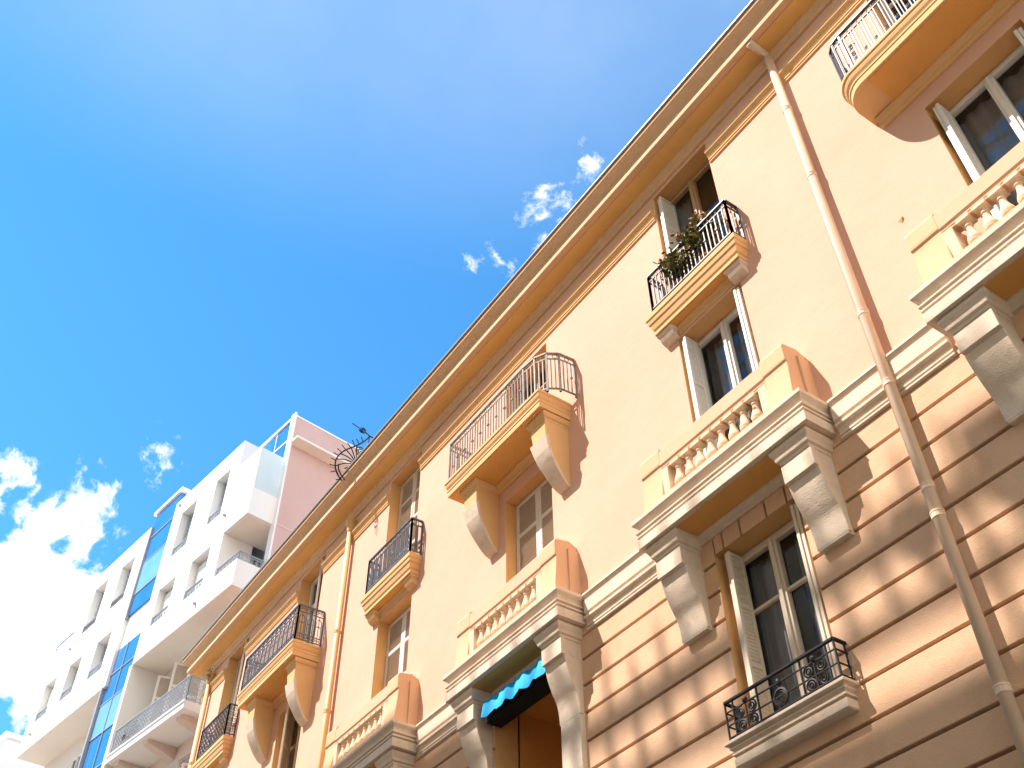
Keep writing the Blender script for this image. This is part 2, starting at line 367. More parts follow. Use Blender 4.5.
# ================================================================== YELLOW APARTMENT HOUSE
H = thing('apartment_house', (-11.5, 3.0, 0), 'long ochre plastered apartment house with stone hoods, iron balconies and striped lower storey', 'building')
XL, XR = -23.65, 3.0
bays = {'A': (-1.74, -1.70, -1.59), 'B': (-5.80, -5.77, -5.79), 'C': (-9.92, -9.79, -9.94), 'D': (-13.96, -13.78, -13.80), 'E': (-18.0, -17.75, -18.03), 'F': (-22.0, -21.65, -21.65)}
HW = 0.585
up_holes = []; low_holes = []
W2 = {'A': 0.60, 'B': .585, 'C': .585, 'D': .585, 'E': .55, 'F': .53}
for k, (ch, cw, cb) in bays.items():
    w2 = 0.60 if k == 'A' else 0.585
    x1 = cw+w2 if k != 'A' else cw+0.62
    up_holes.append((cw-w2, x1, 8.98, 11.64))
    if k == 'C': up_holes.append((cw-.58, cw+.6, 12.36, 14.16))
    else: up_holes.append((cw-.585, cw+.58, 12.36, 14.80))
    low_holes.append((cw-.61, cw+.61, 6.12, 8.24) if k not in 'C' else (-10.64, -9.08, 4.6, 8.40))
m = MB(); wall_sheet(m, XL, XR, 8.46, 15.04, 0, up_holes, 0.34, MB())
m.add([(XL, 0, 8.46), (XR, 0, 8.46), (XR, .101, 8.46), (XL, .101, 8.46)], [(0, 1, 2, 3)])
m.add([(XL, 0, 8.46), (XL, 8, 8.46), (XL, 8, 15.04), (XL, 0, 15.04)], [(0, 1, 2, 3)])
m.add([(XR, 0, 8.46), (XR, 8, 8.46), (XR, 8, 15.04), (XR, 0, 15.04)], [(0, 1, 2, 3)])
m.add([(XL, 8, 0), (XR, 8, 0), (XR, 8, 15.04), (XL, 8, 15.04)], [(0, 1, 2, 3)])
wall = m.build('wall', 'ochre', H)
for h_ in up_holes:
    rv = MB(); wall_sheet(MB(), 0, 1, 0, 1, 0, [h_], .34, rv); rv.build('window_reveal', 'reveal', wall, 'window reveal with warm shade put into its ochre')
for x, z in ((-3.03, 10.44), (-6.97, 9.66), (-4.66, 9.78), (-11.0, 9.2)):
    q = MB(); q.add([(x, 0.001, z-.045), (x+.02, -.02, z+.03), (x-.05, 0.001, z+.03), (x+.03, 0.001, z+.05)], [(0, 1, 2), (0, 1, 3), (1, 2, 3)]); q.build('wall_hook', 'wood', wall)
# rusticated lower wall
m = MB(); wall_sheet(m, XL, XR, 0, 8.46, 0.095, low_holes, 0.34, MB())
for s_ in (XL, XR): m.add([(s_, .095, 0), (s_, 8, 0), (s_, 8, 8.46), (s_, .095, 8.46)], [(0, 1, 2, 3)])
gz = [8.45] + [8.15-.3435*i for i in range(24)]
for i in range(len(gz)-1):
    zt = gz[i]-(.0165 if i else 0); zb = gz[i+1]+.0165
    if zb < 0.2: break
    cut = sorted([(a-.002, b+.002) for a, b, c, d in low_holes if c < zt-.02 and d > zb+.02])
    xs = [XL] + [v for ab in cut for v in ab] + [XR]
    for a, b in zip(xs[::2], xs[1::2]):
        m.prism([(.10, zb-.001), (.007, zb), (0.0, zb+.006), (0.0, zt-.006), (.007, zt), (.10, zt+.001)], a, b)
rw_ = m.build('rusticated_wall', 'rust', H, label='pinkish beige lower wall with deep horizontal grooves')
for h_ in low_holes:
    rv = MB(); wall_sheet(MB(), 0, 1, 0, 1, .0, [h_], .385, rv); rv.build('window_reveal', 'reveal', rw_, 'window reveal with warm shade put into its ochre')
# string course over the rustication
def string_pieces(z_list, spans, name, mat, label=None):
    for a, b in spans:
        if b-a > .01: m = MB(); m.prism(z_list, a, b); m.build(name, mat, H, label)
hood_spans = sorted((ch-1.34, ch+1.34) for ch, _, _ in bays.values())
gaps = []; x = XL
for a, b in hood_spans:
    a_ = max(a, XL)
    if a_ > x: gaps.append((x, a_))
    x = max(x, b)
gaps.append((x, XR))
prof = [(0.02, 8.955), (-.075, 8.955), (-.082, 8.925), (-.05, 8.875), (-.05, 8.86), (-.062, 8.855), (-.062, 8.69), (-.035, 8.672), (-.035, 8.655), (-.062, 8.645), (-.062, 8.612), (-.035, 8.598), (-.02, 8.545), (-.02, 8.532), (-.034, 8.528), (-.034, 8.508), (-.018, 8.503), (-.018, 8.492), (-.03, 8.488), (-.03, 8.468), (-.002, 8.455), (.02, 8.455)]
string_pieces(prof, gaps, 'string_course', 'stone', 'pale grey stone band between grooved lower wall and smooth upper wall')
# upper moulding under the frieze
w3 = sorted((a, b) for a, b, c, d in up_holes if d > 14.5)
g2 = []; x = XL
for a, b in w3: g2.append((x, a-.02)); x = b+.02
g2.append((x, XR))
string_pieces([(.02, 14.53), (-.05, 14.53), (-.085, 14.515), (-.085, 14.44), (-.055, 14.42), (-.05, 14.39), (-.04, 14.385), (-.04, 14.362), (-.022, 14.358), (-.022, 14.342), (-.034, 14.338), (-.034, 14.312), (-.012, 14.306), (-.012, 14.296), (-.024, 14.292), (-.024, 14.27), (.02, 14.255)], g2, 'frieze_moulding', 'ochre_trim')
# cornice and eaves
CX0, CX1 = -24.08, XR
m = MB(); m.stack(CX0, CX1, 0.3, [(.43, 15.075), (.455, 15.07), (.455, 15.17), (.425, 15.18), (.425, 15.20), (.445, 15.205), (.445, 15.235), (.455, 15.25), (.49, 15.285), (.535, 15.32), (.56, 15.345), (.56, 15.36), (.585, 15.375), (.585, 15.44)])
cor = m.build('cornice', 'cornice', H, bevel=.006)
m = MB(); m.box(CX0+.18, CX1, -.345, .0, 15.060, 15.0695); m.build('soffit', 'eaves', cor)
m = MB()
m.stack(XL-.12, XR, .02, [(.03, 14.875), (.045, 14.885), (.045, 14.925), (.06, 14.94), (.075, 14.955), (.085, 15.0), (.095, 15.02), (.095, 15.0595)]); m.build('bed_moulding', 'cornice', cor)
m = MB(); m.stack(CX0-.01, CX1, 6.0, [(.57, 15.441), (.60, 15.446), (.60, 15.475), (.57, 15.485), (-2.5, 16.1)])
m.build('roof', 'roof', H)
m = MB()
for x in (-13.2, -12.7, -18.5): m.box(x, x+.09, -.58, -.45, 15.47, 15.53)
m.tube([(CX0, -.6, 15.465), (CX1, -.6, 15.465)], .022, 6)
m.build('gutter', 'metal', H)

# ---- hoods with corbels, balustrades
def s_curve(pts, n=4):
    out = []
    for i in range(len(pts)-1):
        p0 = pts[max(i-1, 0)]; p1 = pts[i]; p2 = pts[i+1]; p3 = pts[min(i+2, len(pts)-1)]
        for k in range(n):
            t = k/n
            out.append(tuple(0.5*((2*p1[j])+(-p0[j]+p2[j])*t+(2*p0[j]-5*p1[j]+4*p2[j]-p3[j])*t*t+(-p0[j]+3*p1[j]-3*p2[j]+p3[j])*t**3) for j in range(2)))
    return out+[pts[-1]]
def hood(k):
    ch, cw, cb = bays[k]
    m = MB(); m.stack(ch-1.33, ch+1.33, .02, [(.385, 8.565), (.43, 8.57), (.43, 8.695), (.395, 8.70), (.395, 8.718), (.432, 8.722), (.432, 8.748), (.405, 8.755), (.405, 8.772), (.44, 8.778), (.44, 8.80), (.41, 8.806), (.405, 8.835), (.42, 8.865), (.455, 8.895), (.468, 8.905), (.468, 8.95)])
    hd = m.build('hood', 'stone', H, bevel=.004)
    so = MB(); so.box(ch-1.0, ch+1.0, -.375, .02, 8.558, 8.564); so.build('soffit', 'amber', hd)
    mo = MB(); mo.prism([(.03, 8.557), (-.075, 8.557), (-.075, 8.53), (-.05, 8.50), (-.03, 8.49), (-.03, 8.45), (.03, 8.45)], ch-.79, ch+.79); mo.build('moulding', 'stone', hd)
    low = k in 'CD'
    for sx in (-1, 1):
        xo = ch+sx*1.17; xi = ch+sx*.77; a, b = min(xo, xi), max(xo, xi)
        c = MB()
        c.stack(a-.055, b+.055, .02, [(.315, 8.37), (.325, 8.38), (.325, 8.41), (.35, 8.42), (.36, 8.46), (.38, 8.50), (.385, 8.515), (.385, 8.556)])
        front = [(-.30, 8.37), (-.305, 8.155), (-.262, 8.14)] + s_curve([(-.25, 8.08), (-.217, 7.96), (-.16, 7.82), (-.105, 7.71), (-.08, 7.60), (-.072, 7.43)])
        if low: front = front[:-1] + [(-.08, 4.5)]
        c.prism([(.03, 8.37)] + front + [(.03, front[-1][1])], a+.014, b-.014)
        fs = s_curve([(-.268, 8.139), (-.256, 8.08), (-.223, 7.96), (-.166, 7.82), (-.111, 7.71), (-.085, 7.60), (-.075, 7.45)])
        bk = [(min(y+.045, -.01), z) for y, z in fs]
        c.prism(fs+bk[::-1], a, b)
        c.prism([(-.311, 8.369), (-.311, 8.15), (-.25, 8.15), (-.25, 8.369)], a-.002, b+.002)
        c.build('corbel', 'stone', hd, bevel=.006)
    # balustrade on the hood
    pl = MB(); pl.box(ch-.86, ch+.86, -.375, -.19, 8.951, 9.085); bs = pl.build('balustrade', 'balustrade', H, bevel=.006)
    r = MB(); r.prism([(-.20, 9.47), (-.325, 9.47), (-.325, 9.495), (-.333, 9.50), (-.333, 9.52), (-.342, 9.532), (-.350, 9.545), (-.350, 9.74), (-.18, 9.74), (-.18, 9.56), (-.20, 9.54)], ch-.86, ch+.86); r.build('handrail', 'balustrade', bs, bevel=.005)
    for sx in (-1, 1):
        e = MB(); xx = ch+sx*.80; e.box(xx-.055, xx+.055, -.345, -.225, 9.084, 9.471); e.build('end_post', 'baluster', bs)
    n = 8
    for i in range(n):
        xx = ch+(i-(n-1)/2)*.178; yb = -.285; z0 = 9.085; h = .385; b = MB()
        pr = [(.062, 0), (.066, .04), (.05, .06), (.045, .08), (.066, .15), (.073, .24), (.066, .33), (.046, .48), (.034, .62), (.031, .72), (.042, .735), (.042, .775), (.034, .79), (.036, .84), (.055, .89), (.062, .90)]
        b.lathe(xx, yb, [(r_, z0+h*t) for r_, t in pr], 16); b.box(xx-.07, xx+.07, yb-.07, yb+.07, z0+h*.90, z0+h+.002); b.box(xx-.068, xx+.068, yb-.068, yb+.068, z0-.002, z0+h*.05)
        b.build('baluster', 'baluster', bs, smooth=False, bevel=0)
    for sx in (-1, 1):
        xo = ch+sx*1.19; xi = ch+sx*.85; a, b = min(xo, xi), max(xo, xi)
        p = MB(); pf = [(.02, 8.951), (-.385, 8.951), (-.39, 9.0)] + s_curve([(-.375, 9.06), (-.355, 9.25), (-.34, 9.42), (-.335, 9.52)]) + [(-.335, 9.535), (-.352, 9.555), (-.355, 9.58), (-.355, 9.76), (-.34, 9.80), (-.12, 9.84), (-.03, 9.80), (.02, 9.78)]
        p.prism(pf, a, b)
        p.box(a-.03, b+.03, -.16, .02, 8.952, 9.70)
        p.build('pier', 'pier', bs, bevel=.008)
    return hd
for k in bays: hood(k)

# ---- upper balconies
CB = [(-.42, 11.885), (-.415, 11.76), (-.405, 11.60), (-.385, 11.47)] + s_curve([(-.365, 11.38), (-.315, 11.25), (-.24, 11.11), (-.16, 10.98), (-.085, 10.885), (-.02, 10.84)])
def big_balcony(k, style, mat, corb=True):
    ch, cw, cb = bays[k]; m = MB(); a, b = cb-1.3, cb+1.3
    (m.stack if corb else (lambda *q: m.stack_round(*q, .28)))(a, b, .02, [(.53, 12.035), (.555, 12.03), (.555, 12.12), (.565, 12.13), (.565, 12.155), (.555, 12.17), (.575, 12.21), (.585, 12.25), (.585, 12.275), (.60, 12.285), (.60, 12.33)])
    s_ = m.build('balcony', 'ochre_trim', H, bevel=.005)
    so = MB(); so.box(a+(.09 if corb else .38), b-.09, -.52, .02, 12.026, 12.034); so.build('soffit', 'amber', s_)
    mo = MB(); c0, c1 = (cb-.62, cb+.83) if corb else (cb-1.2, cb+1.2)
    mo.prism([(.02, 12.025), (-.10, 12.025), (-.10, 11.99), (-.075, 11.96), (-.055, 11.93), (-.055, 11.895), (-.03, 11.88), (.02, 11.88)], c0, c1); mo.build('moulding', 'ochre_trim', s_)
    if corb:
        for (x0, x1) in ((cb-.98, cb-.62), (cb+.83, cb+1.19)):
            c = MB(); c.stack(x0-.045, x1+.045, .02, [(.42, 11.88), (.43, 11.89), (.43, 11.92), (.455, 11.94), (.47, 11.98), (.47, 12.025)])
            c.taper([(.02, 11.885)]+CB+[(.02, 10.85)], x0, x1, .15)
            o = c.build('corbel', 'ochre_trim', s_, bevel=.006)
            f = MB(); fs = [(-.425, 11.60)] + [(y-.012, z) for y, z in CB if z < 11.5] ; bk = [(y+.05, z) for y, z in fs]
            f.taper(fs+bk[::-1], x0-.012, x1+.012, .13); f.build('corbel_face', 'stone', o, 'facing on the curved corbel front, its sunlit paleness put into the colour')  # lit front given a paler material than the shaded corbel sides
    if k == 'C':
        m = MB(); p_ = [(a+.06, -.01), (a+.06, -.55), (b-.42, -.555), (b-.16, -.53), (b+.02, -.44), (b+.12, -.28), (b+.14, -.01)]
        for u_, v_ in zip(p_, p_[1:]): rail_run(m, u_, v_, 12.33, 13.14, style)
        m.build('railing', 'iron_pale', s_, 'grey iron railing with close bars bowed out at its right end')
    elif not corb:
        m = MB(); p_ = [(a+.06, -.01), (a+.06, -.32), (a+.11, -.46), (a+.20, -.53), (a+.32, -.55), (b-.05, -.55), (b-.05, -.01)]
        for u_, v_ in zip(p_, p_[1:]): rail_run(m, u_, v_, 12.33, 13.14, style)
        m.build('railing', mat, s_)
    else: railing(s_, a+.06, b-.05, -.55, 12.33, 13.14, style, mat)
    return s_
big_balcony('A', 'panels', 'iron_grey', corb=False)
big_balcony('C', 'bars', 'iron_grey')
bE = big_balcony('E', 'gothic', 'iron_blue')
def small_balcony(k, style, mat):
    ch, cw, cb = bays[k]; m = MB(); a, b = cb-.87, cb+.87
    m.stack(a, b, .02, [(.16, 11.835), (.175, 11.83), (.175, 11.885), (.165, 11.895), (.165, 11.91), (.185, 11.93), (.20, 11.99), (.205, 12.02), (.22, 12.03), (.23, 12.09), (.245, 12.11), (.245, 12.19)])
    s_ = m.build('balcony', 'ochre_trim', H, bevel=.004)
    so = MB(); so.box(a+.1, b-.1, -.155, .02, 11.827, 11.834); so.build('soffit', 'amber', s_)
    mo = MB(); mo.prism([(.02, 11.826), (-.05, 11.826), (-.05, 11.80), (-.02, 11.78), (-.015, 11.69), (.02, 11.69)], a+.36, b-.36); mo.build('moulding', 'ochre_trim', s_)
    for x0, x1 in ((a+.10, a+.34), (b-.34, b-.10)):
        c = MB(); c.stack(x0-.025, x1+.025, .02, [(.125, 11.765), (.135, 11.775), (.15, 11.79), (.15, 11.826)])
        c.prism([(.02, 11.766), (-.125, 11.766), (-.12, 11.74), (-.10, 11.70), (-.06, 11.665), (-.02, 11.65), (.02, 11.645)], x0, x1)
        c.build('bracket', 'stone' if k == 'B' else 'ochre_trim', s_, bevel=.005)
    railing(s_, a+.16, b-.03, -.222, 12.19, 12.93, style, mat)
    return s_
bB = small_balcony('B', 'bars', 'iron_grey'); small_balcony('D', 'panels', 'iron_blue'); small_balcony('F', 'mesh', 'iron_grey')

# ---- window sill balconies low down
def sill(k):
    ch, cw, cb = bays[k]; m = MB(); a, b = cw-.74, cw+.75
    m.stack(a, b, .03, [(.115, 5.875), (.13, 5.885), (.13, 5.965), (.105, 5.97), (.105, 5.985), (.14, 5.99), (.14, 6.01), (.118, 6.015), (.122, 6.03), (.15, 6.05), (.15, 6.062), (.135, 6.066), (.15, 6.078), (.185, 6.09), (.185, 6.118)])
    s_ = m.build('window_sill', 'stone', H, bevel=.003)
    q = MB(); x0, x1, y, z0, z1 = a+.07, b-.03, -.155, 6.118, 6.50; r = .011
    def run(xa, ya, xb, yb, z, rr): q.tube([(xa, ya, z), (xb, yb, z)], rr, 6)
    for z, rr in ((z1, .02), (z1-.10, .009), (z0+.15, .009), (z0+.03, .012)):
        run(x0, y, x1, y, z, rr); run(x1, y, x1, 0.02, z, rr); run(x0, y, x0, .02, z, rr)
    for x in (x0, x0+.10, x0+.42, x1-.42, x1-.10, x1): q.tube([(x, y, z0), (x, y, z1)], r, 6)
    for x in (x0, x1): q.tube([(x, -.02, z0), (x, -.02, z1)], r, 6)
    for c0 in (x0+.26, x1-.26):
        for dx, fx in ((-.075, 1), (.075, -1)):
            for dz, a0 in ((.082, 0), (.215, 1.2)): spiral(q, c0+dx, y, z0+dz, .062, 2.0, .010, fx, a0)
        q.tube([(c0, y, z0), (c0, y, z1-.07)], .009, 6); q.lathe(c0, y, [(.004, z1-.10), (.024, z1-.09), (.028, z1-.07), (.02, z1-.05), (.004, z1-.04)], 8)
    xm = (x0+x1)/2; ring(q, xm, y, z0+.14, .075, .016, 18); ring(q, xm, y, z0+.14, .055, .008, 16)
    q.tube([(xm, y, z0+.22), (xm, y, z1-.10)], .011, 6); q.tube([(xm-.03, y, z0), (xm-.03, y, z0+.08)], .009, 6); q.tube([(xm+.03, y, z0), (xm+.03, y, z0+.08)], .009, 6)
    q.lathe(xm, y, [(.004, z1-.13), (.026, z1-.12), (.03, z1-.095), (.02, z1-.07), (.004, z1-.06)], 8)
    q.build('railing', 'iron', s_, 'black iron window guard with spiral corner panels and a centre ring')
    return s_
for k in 'ABEF': sill(k)
# flat voussoirs over the B window
for k in 'AB':
    ch, cw, cb = bays[k]; v = MB(); xs = [-.60, -.46, -.19, .19, .48, .60]
    for i in range(5): v.prism([(.03, 8.243), (-.006, 8.243), (-.006, 8.447), (.03, 8.447)], cw+xs[i]+.014, cw+xs[i+1]-.014)
    v.build('flat_arch', 'rust', H)

# ---- windows
def win(k, lev, mat='paint', **kw):
    ch, cw, cb = bays[k]
    if lev == 1: a, b, z0, z1 = cw-.60, cw+.60, 6.14, 8.235
    elif lev == 2: a, b, z0, z1 = cw-.58, cw+(.61 if k == 'A' else .58), 9.0, 11.635
    else: a, b, z0, z1 = cw-.58, cw+.575, 12.38, (14.15 if k == 'C' else 14.795)
    return frame_window(H, a, b, .235, z0, z1, mat, **kw)
def shut_closed(k, z0, z1, y=.18, mat='paint', x0=-.575, x1=.575):
    cw = bays[k][1]; w = (x1-x0)/2
    for i in range(2): louvre_leaf(H, (cw+x0+i*w, y, z0), (1, 0, 0), (0, 0, 1), (0, 1, 0), w-.004, z1-z0, mat, panels=4)
win('B', 1, 'cream', transom=.66, curtain=[(.04, .34), (.62, .95)]); reveal_shutters(H, bays['B'][1]-.61, bays['B'][1]+.61, 6.14, 8.235, d=.22, yf=.01, mat='cream', ins=.10)
win('B', 2, 'paint', transom=0, curtain=[(.18, .42), (.55, .8)]); reveal_shutters(H, bays['B'][1]-.585, bays['B'][1]+.585, 9.0, 11.63, d=.22)
win('B', 3, 'wood', transom=0, curtain=[(.05, .3)]); reveal_shutters(H, bays['B'][1]-.585, bays['B'][1]+.58, 12.4, 14.76, 'L', d=.30, yf=.0)
win('A', 2, 'paint', transom=0, curtain=[(.06, .94)]); reveal_shutters(H, bays['A'][1]-.6, bays['A'][1]+.62, 9.0, 11.6, 'LR', d=.2, yf=.0)
win('A', 3, 'paint'); win('A', 1, 'cream')
win('C', 3, 'wood'); shut_closed('C', 9.02, 11.625)
win('D', 3, 'cream', transom=.75); shut_closed('D', 9.02, 11.625, y=.20); shut_closed('D', 12.4, 14.78, .20, 'cream', x0=-.575, x1=.57)
win('D', 1, 'cream')
win('E', 3, 'paint', transom=.7); louvre_leaf(H, (bays['E'][1]-.05, .20, 12.4), (.9, -.43, 0), (0, 0, 1), (.43, .9, 0), .5, 2.35, 'paint', panels=3)
win('E', 2, 'cream'); louvre_leaf(H, (bays['E'][1]-.30, .16, 9.02), (.75, -.6, 0), (0, 0, 1), (.6, .75, 0), .5, 2.58, 'cream')
win('F', 3, 'cream'); louvre_leaf(H, (bays['F'][1]+.0, .14, 12.4), (.9, -.35, 0), (0, 0, 1), (.35, .9, 0), .5, 2.35, 'paint')
win('F', 2, 'paint'); win('E', 1, 'cream'); win('F', 1, 'cream')
# C lower loggia
lg = MB(); x0, x1 = -10.64, -9.08
lg.add([(x0, .36, 4.6), (x0, 1.5, 4.6), (x0, 1.5, 8.4), (x0, .36, 8.4)], [(0, 1, 2, 3)]); lg.add([(x1, .36, 4.6), (x1, 1.5, 4.6), (x1, 1.5, 8.4), (x1, .36, 8.4)], [(0, 1, 2, 3)])
lg.add([(x0, 1.5, 4.6), (x1, 1.5, 4.6), (x1, 1.5, 8.4), (x0, 1.5, 8.4)], [(0, 1, 2, 3)]); lg.add([(x0, .36, 8.4), (x1, .36, 8.4), (x1, 1.5, 8.4), (x0, 1.5, 8.4)], [(0, 1, 2, 3)])
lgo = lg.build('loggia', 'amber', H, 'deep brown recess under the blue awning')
louvre_leaf(lgo, (-10.50, .10, 4.8), (.25, .95, 0), (0, 0, 1), (-.95, .25, 0), .5, 2.55, 'paint')
a = MB(); n = 40; vs = []
for i in range(n+1):
    u = i/n; xx = -10.56+1.46*u; sc_ = abs(math.sin(u*math.pi*5)); yy = -.20-.014*math.sin(u*23)-.008*math.sin(u*51)
    vs += [(xx, .05, 8.45), (xx, yy-.04, 8.33), (xx, yy-.075, 8.12-.05*sc_)]
a.add(vs, [(3*i+j, 3*i+3+j, 3*i+4+j, 3*i+1+j) for i in range(n) for j in range(2)])
aw = a.build('awning', 'blue_cloth', H, 'bright blue awning with a scalloped valance under the hood', smooth=True)
q = MB(); q.box(-10.56, -9.10, -.20, .04, 8.06, 8.30); q.build('awning_back_shade', 'cloth_shade', aw)  # black box stands for the awning's back and the shadow under it

# ---- downpipes
def pipe(x, z0, z1, r, mat, joints, hopper=None, y=-.085, run=False, label=None):
    p = MB(); pts = [(x, y, z0), (x, y, z1)]
    if run: pts += [(x, y-.03, z1+.06), (x, -.43, z1+.075)]
    p.tube(pts, r, 14)
    o = p.build('downpipe', mat, H, label, smooth=True)
    for z in joints:
        c = MB(); c.lathe(x, y, [(r, z-.05), (r+.006, z-.045), (r+.006, z+.0), (r+.009, z+.004), (r+.009, z+.02), (r, z+.025)], 14); c.box(x-.02, x+.02, y, .03, z-.01, z+.02); c.build('pipe_bracket', mat, o)
    if hopper:
        h = MB(); h.lathe(x, y, [(r+.01, hopper-.22), (r+.02, hopper-.15), (r+.055, hopper), (r+.055, hopper+.06), (r+.03, hopper+.061)], 14); h.build('hopper', mat, o)
    return o
pipe(-3.75, 4, 14.96, .056, 'pipe_cream', (5.44, 7.05, 7.35, 8.62, 9.62, 12.1, 13.6), run=True, label='cream downpipe running down from the cornice between two window bays')
pipe(-15.87, 4, 14.75, .056, 'pipe_ochre', (9.0, 10.6, 12.2), hopper=14.72, label='ochre downpipe with a hopper head beside the blue grey balcony')
p3 = pipe(-23.12, 4, 14.7, .056, 'pipe_ochre', (10.6, 12.5), hopper=14.72, label='ochre downpipe with a mossy hopper at the far end of the house')
rn = random.Random(3); ms = MB()
for i in range(120): ms.leaf((-23.06+rn.gauss(0, .03), -.13+rn.gauss(0, .03), 14.72+rn.gauss(0, .08)), .022, rn)
ms.build('moss', 'moss', p3)

# ------------------------------------------------------------------ plants on the balconies
def potted(name, x, y, z, h, r, n, label, cat, leafm='leaf', petm='petal', npet=40, seed=1, T=None):
    rn = random.Random(seed); base = TW((x, y, z)) if T else Vector((x, y, z))
    t = thing(name, base, label, cat, None)
    ph = .17; p = MB(T); p.lathe(x, y, [(.06, z), (.085, z+ph*.85), (.095, z+ph*.86), (.095, z+ph), (.08, z+ph)], 12); p.build('pot', 'terracotta', t)
    st = MB(T); lf = MB(T); l2 = MB(T); heads = []
    for i in range(26):
        an = rn.uniform(0, 6.28); k = rn.uniform(.15, 1); tx = x+math.cos(an)*r*k; ty = y+math.sin(an)*min(r, .22)*k-.05*k; tz = z+ph+h*rn.uniform(.35, 1)*(1.05-.35*k)
        mid = (x+(tx-x)*.4, y+(ty-y)*.4, z+ph+(tz-z-ph)*.6)
        st.tube([(x, y, z+ph-.03), mid, (tx, ty, tz)], .005, 4)
        for j in range(n//26):
            f = rn.random()**.6
            c = [mid[q]+((tx, ty, tz)[q]-mid[q])*f+rn.gauss(0, .045) for q in range(3)]
            (lf if rn.random() < .6 else l2).leaf(c, rn.uniform(.025, .055), rn)
        if rn.random() < npet/26:
            pt = MB(T); heads.append(pt)
            for j in range(18): pt.leaf((tx+rn.gauss(0, .024), ty+rn.gauss(0, .024), tz+.03+rn.gauss(0, .024)), .03, rn)
    st.build('stems', leafm, t); lf.build('foliage', leafm, t); l2.build('young_foliage', 'leaf3', t)
    for pt in heads: pt.build('flower_head', petm, t)
    return t
potted('geranium_pot', -6.0, -.13, 12.19, .66, .34, 1400, 'leafy plant with peach flowers at the left end of the flowered iron balcony', 'potted plant', npet=12, seed=4)
potted('geranium_pot', -5.48, -.13, 12.19, .86, .36, 1700, 'taller leafy plant with peach flowers right of the other one on the iron balcony', 'potted plant', npet=14, seed=9)
potted('bedding_plant', -5.25, -.11, 8.951, .34, .20, 420, 'low plant with white flowers behind the stone balusters under the flowered balcony', 'potted plant', 'leaf2', 'paint', 24, 12)

# ================================================================== WHITE APARTMENT BLOCK
base = TW((6.5, -3, 0))
B = thing('white_apartment_block', (base.x, base.y, 0), 'modern white apartment block with blue glazed stair bay and pink side wall', 'building')
def wmb(): return MB(TW)
D = .90
def wwall(x0, x1, z0, z1, holes, depth=.34, side_r=True, name='front_wall'):
    m = wmb(); mm = MB(); wall_sheet(mm, x0, x1, z0, z1, -D, holes, depth)
    m.add([(v[0], -v[1], v[2]) for v in mm.v], mm.f)
    return m
rh = [(1.86, 2.70, 21.40, 23.20), (3.90, 4.90, 21.40, 23.20), (1.96, 3.06, 18.86, 20.27), (4.0, 5.06, 18.93, 20.27)]
lh = [(8.07, 9.06, 21.5, 23.23), (10.10, 11.15, 21.5, 23.35), (8.15, 9.2, 18.88, 20.3), (10.28, 11.25, 18.95, 20.33), (12.2, 13.15, 18.95, 20.38)]
m = wwall(1.28, 5.58, 17.92, 24.0, rh)
# returns, roof and soffit of the right block
def quad(m, *p): m.add(p, [(0, 1, 2, 3)])
quad(m, (1.28, D, 17.92), (1.28, -.1, 17.92), (1.28, -.1, 24.0), (1.28, D, 24.0)); quad(m, (5.58, D, 17.92), (5.58, -6, 17.92), (5.58, -6, 24.0), (5.58, D, 24.0)); quad(m, (1.28, D, 24), (5.58, D, 24), (5.58, -.6, 24), (1.28, -.6, 24))
m.build('front_wall', 'white', B)
m = wwall(7.34, 11.95, 21.8, 24.02, [h for h in lh if h[2] > 21]); quad(m, (7.34, D, 21.8), (7.34, -1, 21.8), (7.34, -1, 24.02), (7.34, D, 24.02)); quad(m, (7.34, D, 24.02), (11.95, D, 24.02), (11.95, -6, 24.02), (7.34, -6, 24.02)); quad(m, (11.95, D, 21.8), (11.95, -6, 21.8), (11.95, -6, 24.02), (11.95, D, 24.02))
mm = MB(); wall_sheet(mm, 7.34, 13.75, 17.95, 21.8, -D, [(a, b, max(c, 17.95), min(d, 21.8)) for a, b, c, d in lh if c < 21.7], .34); m.add([(v[0], -v[1], v[2]) for v in mm.v], mm.f)
quad(m, (7.34, D, 17.95), (7.34, -1, 17.95), (7.34, -1, 21.8), (7.34, D, 21.8)); quad(m, (13.75, D, 17.95), (13.75, -6, 17.95), (13.75, -6, 21.8), (13.75, D, 21.8)); quad(m, (11.95, D, 21.8), (13.75, D, 21.8), (13.75, -6, 21.8), (11.95, -6, 21.8))
m.build('front_wall', 'white', B)
# soffits
m = wmb(); m.box(1.29, 5.57, -.1, D-.005, 17.90, 17.918); m.box(0.0, 1.285, -.1, D-.01, 17.90, 17.918); m.build('soffit', 'soffit', B)
m = wmb(); m.box(7.36, 13.74, -.1, D-.005, 17.93, 17.948); m.build('soffit', 'soffit', B)
